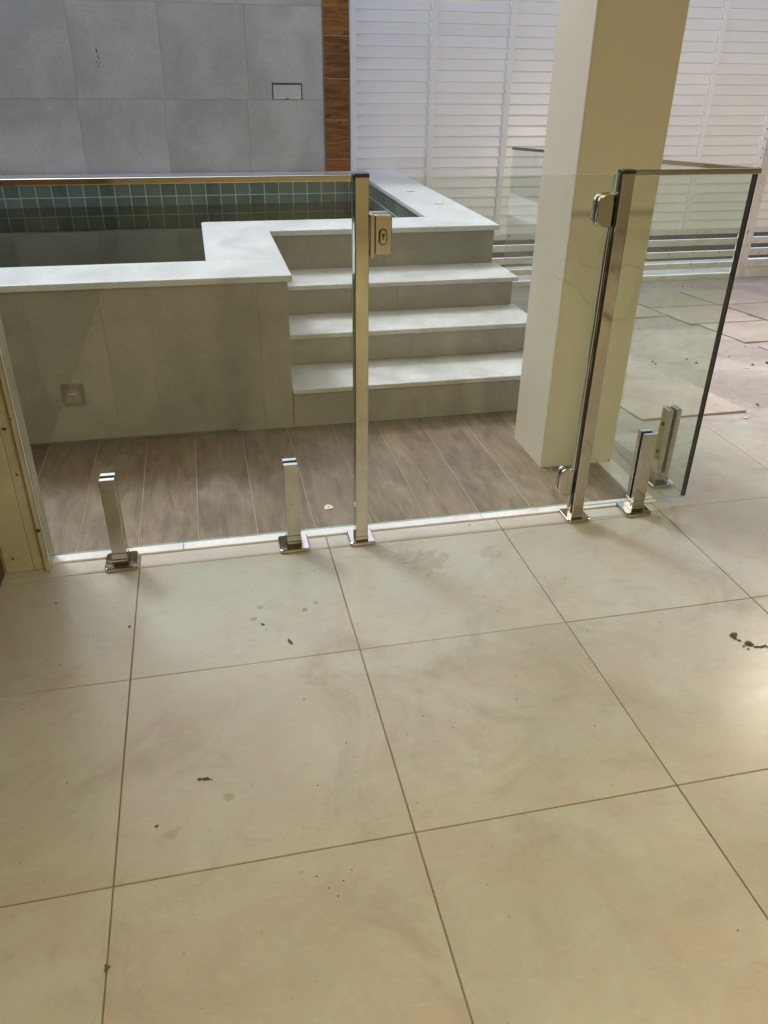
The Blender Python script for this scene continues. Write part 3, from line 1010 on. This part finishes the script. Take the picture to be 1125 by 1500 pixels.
# spigots
def make_spigot(label):
    o = empty('spigot')
    tag(o, label, 'spigot', 'short chrome spigots clamping the glass')
    b = bmesh.new()
    prism(b, rrect(-0.0485, 0.0485, -0.0485, 0.0485, 0.011, 4), 0.0008, 0.0135, 'z', 0.0035)
    obj('base_plate', b, M_CHROME, o)
    b = bmesh.new()
    box(b, -0.0235, 0.0235, -0.0280, 0.0280, 0.0137, 0.0315, 0.0015)
    obj('collar', b, M_CHROME, o)
    b = bmesh.new()
    box(b, -0.0220, 0.0220, -0.0265, 0.0265, 0.0317, 0.0525, 0.0012)
    obj('clamp_block', b, M_CHROME, o)
    b = bmesh.new()
    box(b, -0.0220, 0.0220, -0.0265, -0.0070, 0.0527, 0.3060, 0.0016, 2)
    obj('clamp_plate', b, M_CHROME, o)
    b = bmesh.new()
    box(b, -0.0220, 0.0220, 0.0070, 0.0265, 0.0527, 0.3060, 0.0016, 2)
    f = obj('clamp_plate', b, M_CHROME, o)
    b = bmesh.new()
    for z in (0.135, 0.245):
        cyl(b, (0, 0.0267, z), (0, 1, 0), 0.0085, 0.002, 16)
    obj('clamp_screw', b, M_BLACK, f)
    b = bmesh.new()
    box(b, -0.0205, 0.0205, -0.0069, -0.0054, 0.0530, 0.3050)
    box(b, -0.0205, 0.0205, 0.0054, 0.0069, 0.0530, 0.3050)
    obj('gasket', b, M_BLACK, o)
    return o
s0 = make_spigot('chrome spigot nearest the stained jamb')
s0.location = (-0.0545, 0.564, 0)
s1 = copy_tree(s0); s1.location = (0.4885, 0.564, 0); s1['label'] = 'chrome spigot just left of the latch post'
s2 = copy_tree(s0); s2.location = (1.706, 0.562, 0); s2['label'] = 'chrome spigot standing right of the hinge post'
s3 = copy_tree(s0); s3.location = (1.905, 0.745, 0); s3.rotation_euler = (0, 0, math.radians(90))
s3['label'] = 'chrome spigot with two round screws under the side glass panel'
s4 = copy_tree(s0); s4.location = (1.905, 2.02, rz(2.02)); s4.rotation_euler = (0, 0, math.radians(90))
s4['label'] = 'chrome spigot holding the side panel beyond the column'

# ------------------------------------------------------------------ ceiling lamps (ramp lamp glow shows in the floor; one veranda lamp added for the column)
def lamp(x, y, label, watts, col, spread=180):
    o = empty('ceiling_lamp', (x, y, 2.70))
    tag(o, label, 'lamp', 'round ceiling lamps under the roof slab')
    b = bmesh.new()
    cyl(b, (0, 0, -0.0155), (0, 0, 1), 0.205, 0.03, 40)
    obj('housing', b, M_WHITEP, o)
    b = bmesh.new()
    cyl(b, (0, 0, -0.0335), (0, 0, 1), 0.185, 0.005, 40)
    obj('diffuser', b, M_LAMP, o)
    ld = bpy.data.lights.new('lamp_light', 'AREA')
    ld.shape = 'DISK'
    ld.size = 0.36
    ld.energy = watts
    ld.color = col
    ld.spread = math.radians(spread)
    lo_ = bpy.data.objects.new('lamp_light', ld)
    link(lo_, o)
    lo_.location = (0, 0, -0.040)
    return o
lamp(4.25, 2.05, 'round warm lamp on the ceiling over the car ramp', 26.0, (1.0, 0.89, 0.74))
lamp(0.45, -1.85, 'round warm lamp on the veranda ceiling near the viewer', 11.0, LAMP_COL, 130)
lamp(1.9, -2.9, 'round warm lamp added near the house wall to light the column front', 40.0, LAMP_COL)  # extra unseen lamp, added to brighten the column front
lamp(4.2, -1.6, 'round warm lamp at the far right of the veranda ceiling', 7.0, LAMP_COL)

HOSE = [(3.413, -3.512), (3.26, -3.233), (3.262, -3.044), (3.429, -3.063), (3.578, -3.087), (3.316, -2.443), (2.995, -1.928), (2.765, -1.659), (2.743, -1.722), (2.775, -2.098), (2.869, -2.517), (2.856, -2.844), (3.03, -3.174), (3.346, -3.522)]
# dark hose lying on the veranda floor behind the viewer; the glass gate mirrors it
hose_d = bpy.data.curves.new('hose', 'CURVE')
hose_d.dimensions = '3D'
hose_d.bevel_depth = 0.012
hose_d.bevel_resolution = 3
sl = hose_d.splines.new('BEZIER')
sl.bezier_points.add(len(HOSE) - 1)
for b_, (x, y) in zip(sl.bezier_points, HOSE):
    b_.co = (x, y, 0.0125)
    b_.handle_left_type = b_.handle_right_type = 'AUTO'
tmp_o = bpy.data.objects.new('hose_curve', hose_d)
COL.objects.link(tmp_o)
dg = bpy.context.evaluated_depsgraph_get()
hose_m = bpy.data.meshes.new_from_object(tmp_o.evaluated_get(dg))
bpy.data.objects.remove(tmp_o)
hose_m.materials.clear()
hose_m.materials.append(M_CABLE)
hose = link(bpy.data.objects.new('hose', hose_m))
tag(hose, 'dark hose looped on the veranda floor behind the viewer', 'hose')

# ------------------------------------------------------------------ small litter
def crumbs(name, pts, mat, label, cat, seed):
    xs_ = sum(p[0] for p in pts) / len(pts); ys_ = sum(p[1] for p in pts) / len(pts)
    bm = bmesh.new()
    for i, (x, y, rx, ry, r) in enumerate(pts):
        blob(bm, x - xs_, y - ys_, 0.0005, rx, ry, min(rx, ry) * 0.45, math.radians(r), seed + i)
    o = obj(name, bm, mat)
    o.location = (xs_, ys_, 0.0006)
    tag(o, label, cat)
    return o
crumbs('mud_clod', [(1.6385, -0.152, 0.011, 0.009, 20), (1.634, -0.164, 0.006, 0.006, 0), (1.645, -0.150, 0.005, 0.004, 0)], M_MUD, 'dark mud clod on the right floor tile, start of the mud trail', 'mud', 5)
crumbs('mud_trail', [(1.640, -0.176, 0.006, 0.004, -30), (1.656, -0.194, 0.010, 0.010, 10), (1.663, -0.200, 0.008, 0.006, 50), (1.672, -0.210, 0.012, 0.004, -10), (1.684, -0.213, 0.012, 0.004, 5),
                     (1.696, -0.211, 0.010, 0.004, 20), (1.706, -0.218, 0.010, 0.003, -20), (1.637, -0.201, 0.004, 0.005, 0), (1.643, -0.214, 0.004, 0.003, 0)], M_MUD, 'curved trail of dark mud crumbs at the right picture edge', 'mud', 40)
crumbs('leaf_scrap', [(0.419, 0.070, 0.005, 0.012, 20), (0.421, 0.062, 0.004, 0.006, 20)], M_MUD, 'tiny dark leaf scrap on the tile in front of the second spigot', 'leaf', 60)
crumbs('twig_bit', [(0.352, 0.161, 0.008, 0.0035, -35)], M_MUD, 'tiny dark twig bit beside dried droplets', 'twig', 70)
crumbs('dead_insect', [(0.181, -0.371, 0.008, 0.004, -10), (0.191, -0.374, 0.008, 0.0012, -8), (0.168, -0.369, 0.005, 0.004, 0)], M_MUD, 'small dark dead insect on the left middle tile', 'insect', 80)
crumbs('soil_crumb', [(0.079, -0.476, 0.005, 0.0035, 20)], M_MUD, 'lone brown soil crumb left of the round smudge', 'soil', 90)
crumbs('pebble', [(-0.014, 0.226, 0.004, 0.006, 0)], M_MUD, 'dark pebble beside the tile joint below the first spigot', 'pebble', 95)
crumbs('black_speck', [(-0.229, 0.381, 0.004, 0.003, 0)], M_MUD, 'black speck in the shadow below the stained jamb', 'speck', 97)
crumbs('joint_dirt', [(0.001, -0.766, 0.004, 0.006, 0), (0.005, -0.761, 0.003, 0.003, 0), (-0.001, -0.757, 0.002, 0.003, 0)], M_MUD, 'dirt lump caught in the lowest left tile joint', 'dirt', 99)
crumbs('grit', [(0.406 + a, -0.69 + b_, 0.0018, 0.0016, 0) for a, b_ in ((0, 0), (0.03, 0.01), (-0.02, 0.03), (0.014, -0.02), (0.05, 0.03))], M_MUD, 'few dark grit grains below the cross of two joints', 'grit', 110)
rr = random.Random(21)
bm = bmesh.new()
for i in range(70):
    x, y = rr.uniform(-0.3, 2.3), rr.uniform(-1.0, 0.48)
    s = rr.uniform(0.0008, 0.0019)
    blob(bm, x, y, 0.0008, s, s * rr.uniform(0.7, 1.6), s * 0.5, rr.uniform(0, 3), 200 + i)
o = obj('dust_grains', bm, M_MUD)
tag(o, 'fine dark grit scattered over the beige tiles', 'grit', kind='stuff')
# pale scrap on the planks
bm = bmesh.new()
out = [(0.0, 0.0), (0.028, 0.006), (0.030, 0.014), (0.022, 0.030), (0.014, 0.036), (0.004, 0.030), (-0.003, 0.016)]
prism(bm, [(a - 0.013, b_ - 0.018) for a, b_ in out], 0.0, 0.003, 'z', 0.0008, 1)
ps = obj('paper_scrap', bm, M_PAPER)
ps.location = (0.640, 0.797, -0.0012)
tag(ps, 'small pale torn scrap lying on the brown planks', 'scrap')
lf = bmesh.new()
blob(lf, 0.001, -0.002, 0.0031, 0.006, 0.008, 0.002, 0.4, 7)
obj('green_bit', lf, M_LEAF, ps)
# debris on the screed
rr = random.Random(5)
bm = bmesh.new()
for i in range(90):
    x, y = rr.uniform(1.95, 4.4), rr.uniform(1.3, 4.6)
    s = rr.uniform(0.004, 0.013)
    blob(bm, x, y, rz(y) + 0.002, s, s * rr.uniform(0.4, 1.0), s * 0.4, rr.uniform(0, 3), 400 + i)
o = obj('rubble_bits', bm, M_MUD)
tag(o, 'small dark rubble bits scattered on the pinkish screed', 'rubble', kind='stuff')
bm = bmesh.new()
for i in range(45):
    x, y = rr.uniform(1.95, 4.2), rr.uniform(1.3, 3.4)
    s = rr.uniform(0.004, 0.014)
    blob(bm, x, y, rz(y) + 0.002, s, s * rr.uniform(0.4, 1.0), s * 0.3, rr.uniform(0, 3), 700 + i)
o = obj('mortar_flakes', bm, M_PAPER)
tag(o, 'pale mortar flakes scattered on the pinkish screed', 'mortar', kind='stuff')
